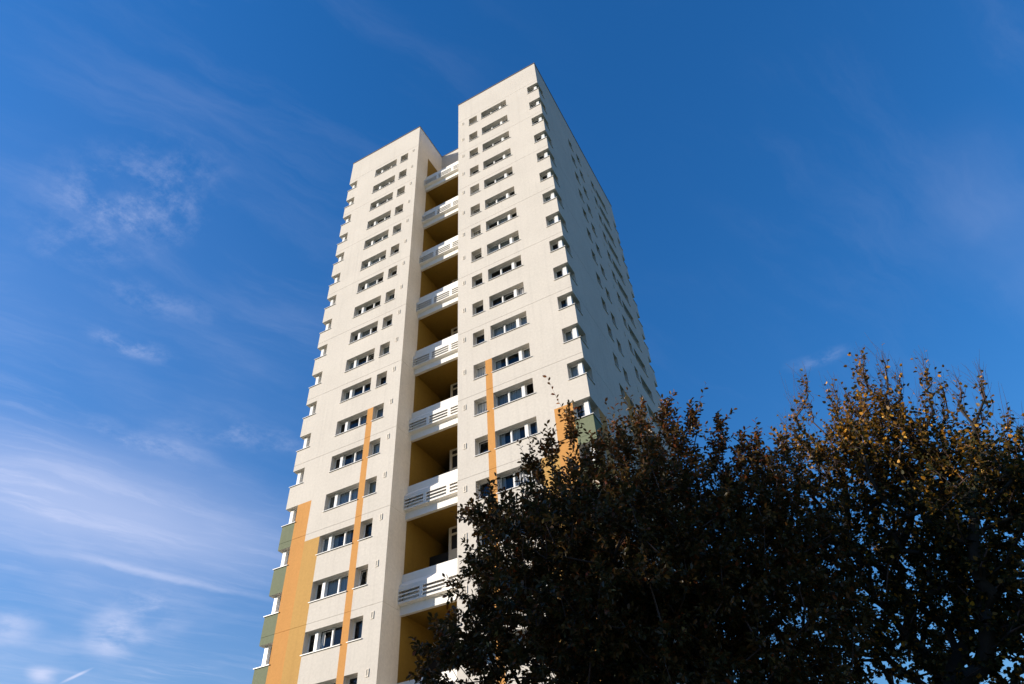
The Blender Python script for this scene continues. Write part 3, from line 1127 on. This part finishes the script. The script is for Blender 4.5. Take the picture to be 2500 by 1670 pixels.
GREEN = [(33.97,-7.33,10.09,1.10), (33.59,-7.24,8.40,1.70), (32.58,-7.03,6.83,1.70), (34.72,-7.02,9.21,1.50)]

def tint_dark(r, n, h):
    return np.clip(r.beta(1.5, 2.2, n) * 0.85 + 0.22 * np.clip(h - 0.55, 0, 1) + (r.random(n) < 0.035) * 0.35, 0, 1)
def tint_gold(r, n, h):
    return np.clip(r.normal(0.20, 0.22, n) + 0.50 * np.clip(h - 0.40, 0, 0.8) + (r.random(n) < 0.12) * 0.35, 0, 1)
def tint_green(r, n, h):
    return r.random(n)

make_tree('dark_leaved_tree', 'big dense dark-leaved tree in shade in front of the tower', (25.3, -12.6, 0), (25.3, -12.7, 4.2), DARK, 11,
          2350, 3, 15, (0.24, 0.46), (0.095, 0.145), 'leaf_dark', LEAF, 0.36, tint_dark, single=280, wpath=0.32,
          sprigs=[(22.38,-14.40,9.24, 21.75,-14.76,9.73), (24.10,-13.61,11.1, 24.16,-13.59,12.2), (23.67,-13.78,10.7, 23.54,-13.84,11.5),
                  (23.35,-13.92,10.3, 23.07,-14.05,10.9), (25.07,-13.29,10.7, 25.20,-13.25,11.6), (25.62,-12.93,11.20, 25.82,-12.88,12.02),
                  (26.14,-12.51,11.37, 26.38,-12.46,12.32), (26.70,-12.30,11.15, 26.95,-12.26,12.02), (27.18,-12.03,10.77, 27.46,-12.00,11.66),
                  (27.9,-11.75,10.2, 28.1,-11.73,10.95), (28.36,-11.73,9.9, 28.55,-11.72,10.5), (22.23,-14.48,8.19, 21.85,-14.70,8.40),
                  (22.22,-14.72,6.60, 21.87,-14.92,6.69), (24.66,-13.63,10.3, 24.76,-13.59,11.1), (22.28,-14.45,7.40, 21.92,-14.66,7.50)])
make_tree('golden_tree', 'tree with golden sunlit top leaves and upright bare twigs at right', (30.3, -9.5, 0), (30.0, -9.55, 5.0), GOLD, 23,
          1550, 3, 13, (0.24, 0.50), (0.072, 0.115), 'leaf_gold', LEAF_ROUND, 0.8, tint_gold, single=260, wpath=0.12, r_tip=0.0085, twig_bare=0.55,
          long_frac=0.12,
          leaders=[(30.60,-9.79,11.55, 31.40,-9.88,13.77, 0.42,1.00),
                   (29.38,-9.82,12.20, 29.82,-9.83,13.71, 0.25,0.35),
                   (29.08,-9.71,12.11, 29.29,-9.72,12.99, 0.20,0.50),
                   (30.01,-9.54,12.05, 30.38,-9.57,13.27, 0.22,0.50),
                   (31.16,-9.75,11.73, 31.80,-9.84,13.46, 0.10,0.20),
                   (31.41,-9.58,11.52, 31.95,-9.66,12.98, 0.20,0.30),
                   (31.91,-9.96,11.14, 32.54,-10.08,12.74, 0.20,0.45),
                   (32.24,-9.61,11.16, 32.65,-9.69,12.22, 0.20,0.28),
                   (32.46,-10.06,10.78, 32.91,-10.16,11.90, 0.20,0.28),
                   (32.82,-10.14,10.47, 33.41,-10.29,11.83, 0.25,0.28),
                   (32.92,-10.37,9.79, 33.26,-10.45,10.45, 0.25,0.40),
                   (33.26,-10.25,9.73, 33.56,-10.33,10.3, 0.25,0.45),
                   (30.23,-9.76,11.50, 30.59,-9.79,12.66, 0.20,0.60),
                   (28.67,-9.72,11.68, 28.83,-9.72,12.42, 0.20,0.50),])
make_tree('yellow_green_tree', 'yellow-green leafy tree just showing at the right edge', (33.6, -7.1, 0), (33.6, -7.1, 4.5), GREEN, 31,
          300, 3, 14, (0.3, 0.55), (0.05, 0.08), 'leaf_green', LEAF_ROUND, 0.6, tint_green, single=40)

# added tree to the left, outside the picture, crown shaped to dapple the others
SC = Vector((26.4, -12.4, 8.0)) + DIRS * 22.0 + Vector((0, 0, 22.0 * math.tan(SUN_EL)))
lr = random.Random(5)
SHADE = []
for i in range(12):
    u_, v_, w_ = lr.uniform(-2.6, 4.4), lr.uniform(-3.2, 1.2), lr.uniform(-2, 2)
    p_ = SC + PERP * u_ + DIRS * w_
    SHADE.append((p_.x, p_.y, p_.z + v_, lr.uniform(1.3, 2.0)))
make_tree('shade_tree', 'tall brown-leaved tree added out of view to the left for dappled shade', (SC.x, SC.y, 0), (SC.x, SC.y, 8.0), SHADE, 47,
          900, 2, 12, (0.35, 0.7), (0.11, 0.17), 'leaf_dark', LEAF_ROUND, 0.5, tint_dark, single=0)

# ------------------------------------------------------------------ render settings
S.render.engine = 'CYCLES'
S.cycles.max_bounces = 8
S.cycles.transparent_max_bounces = 12
S.cycles.use_denoising = True
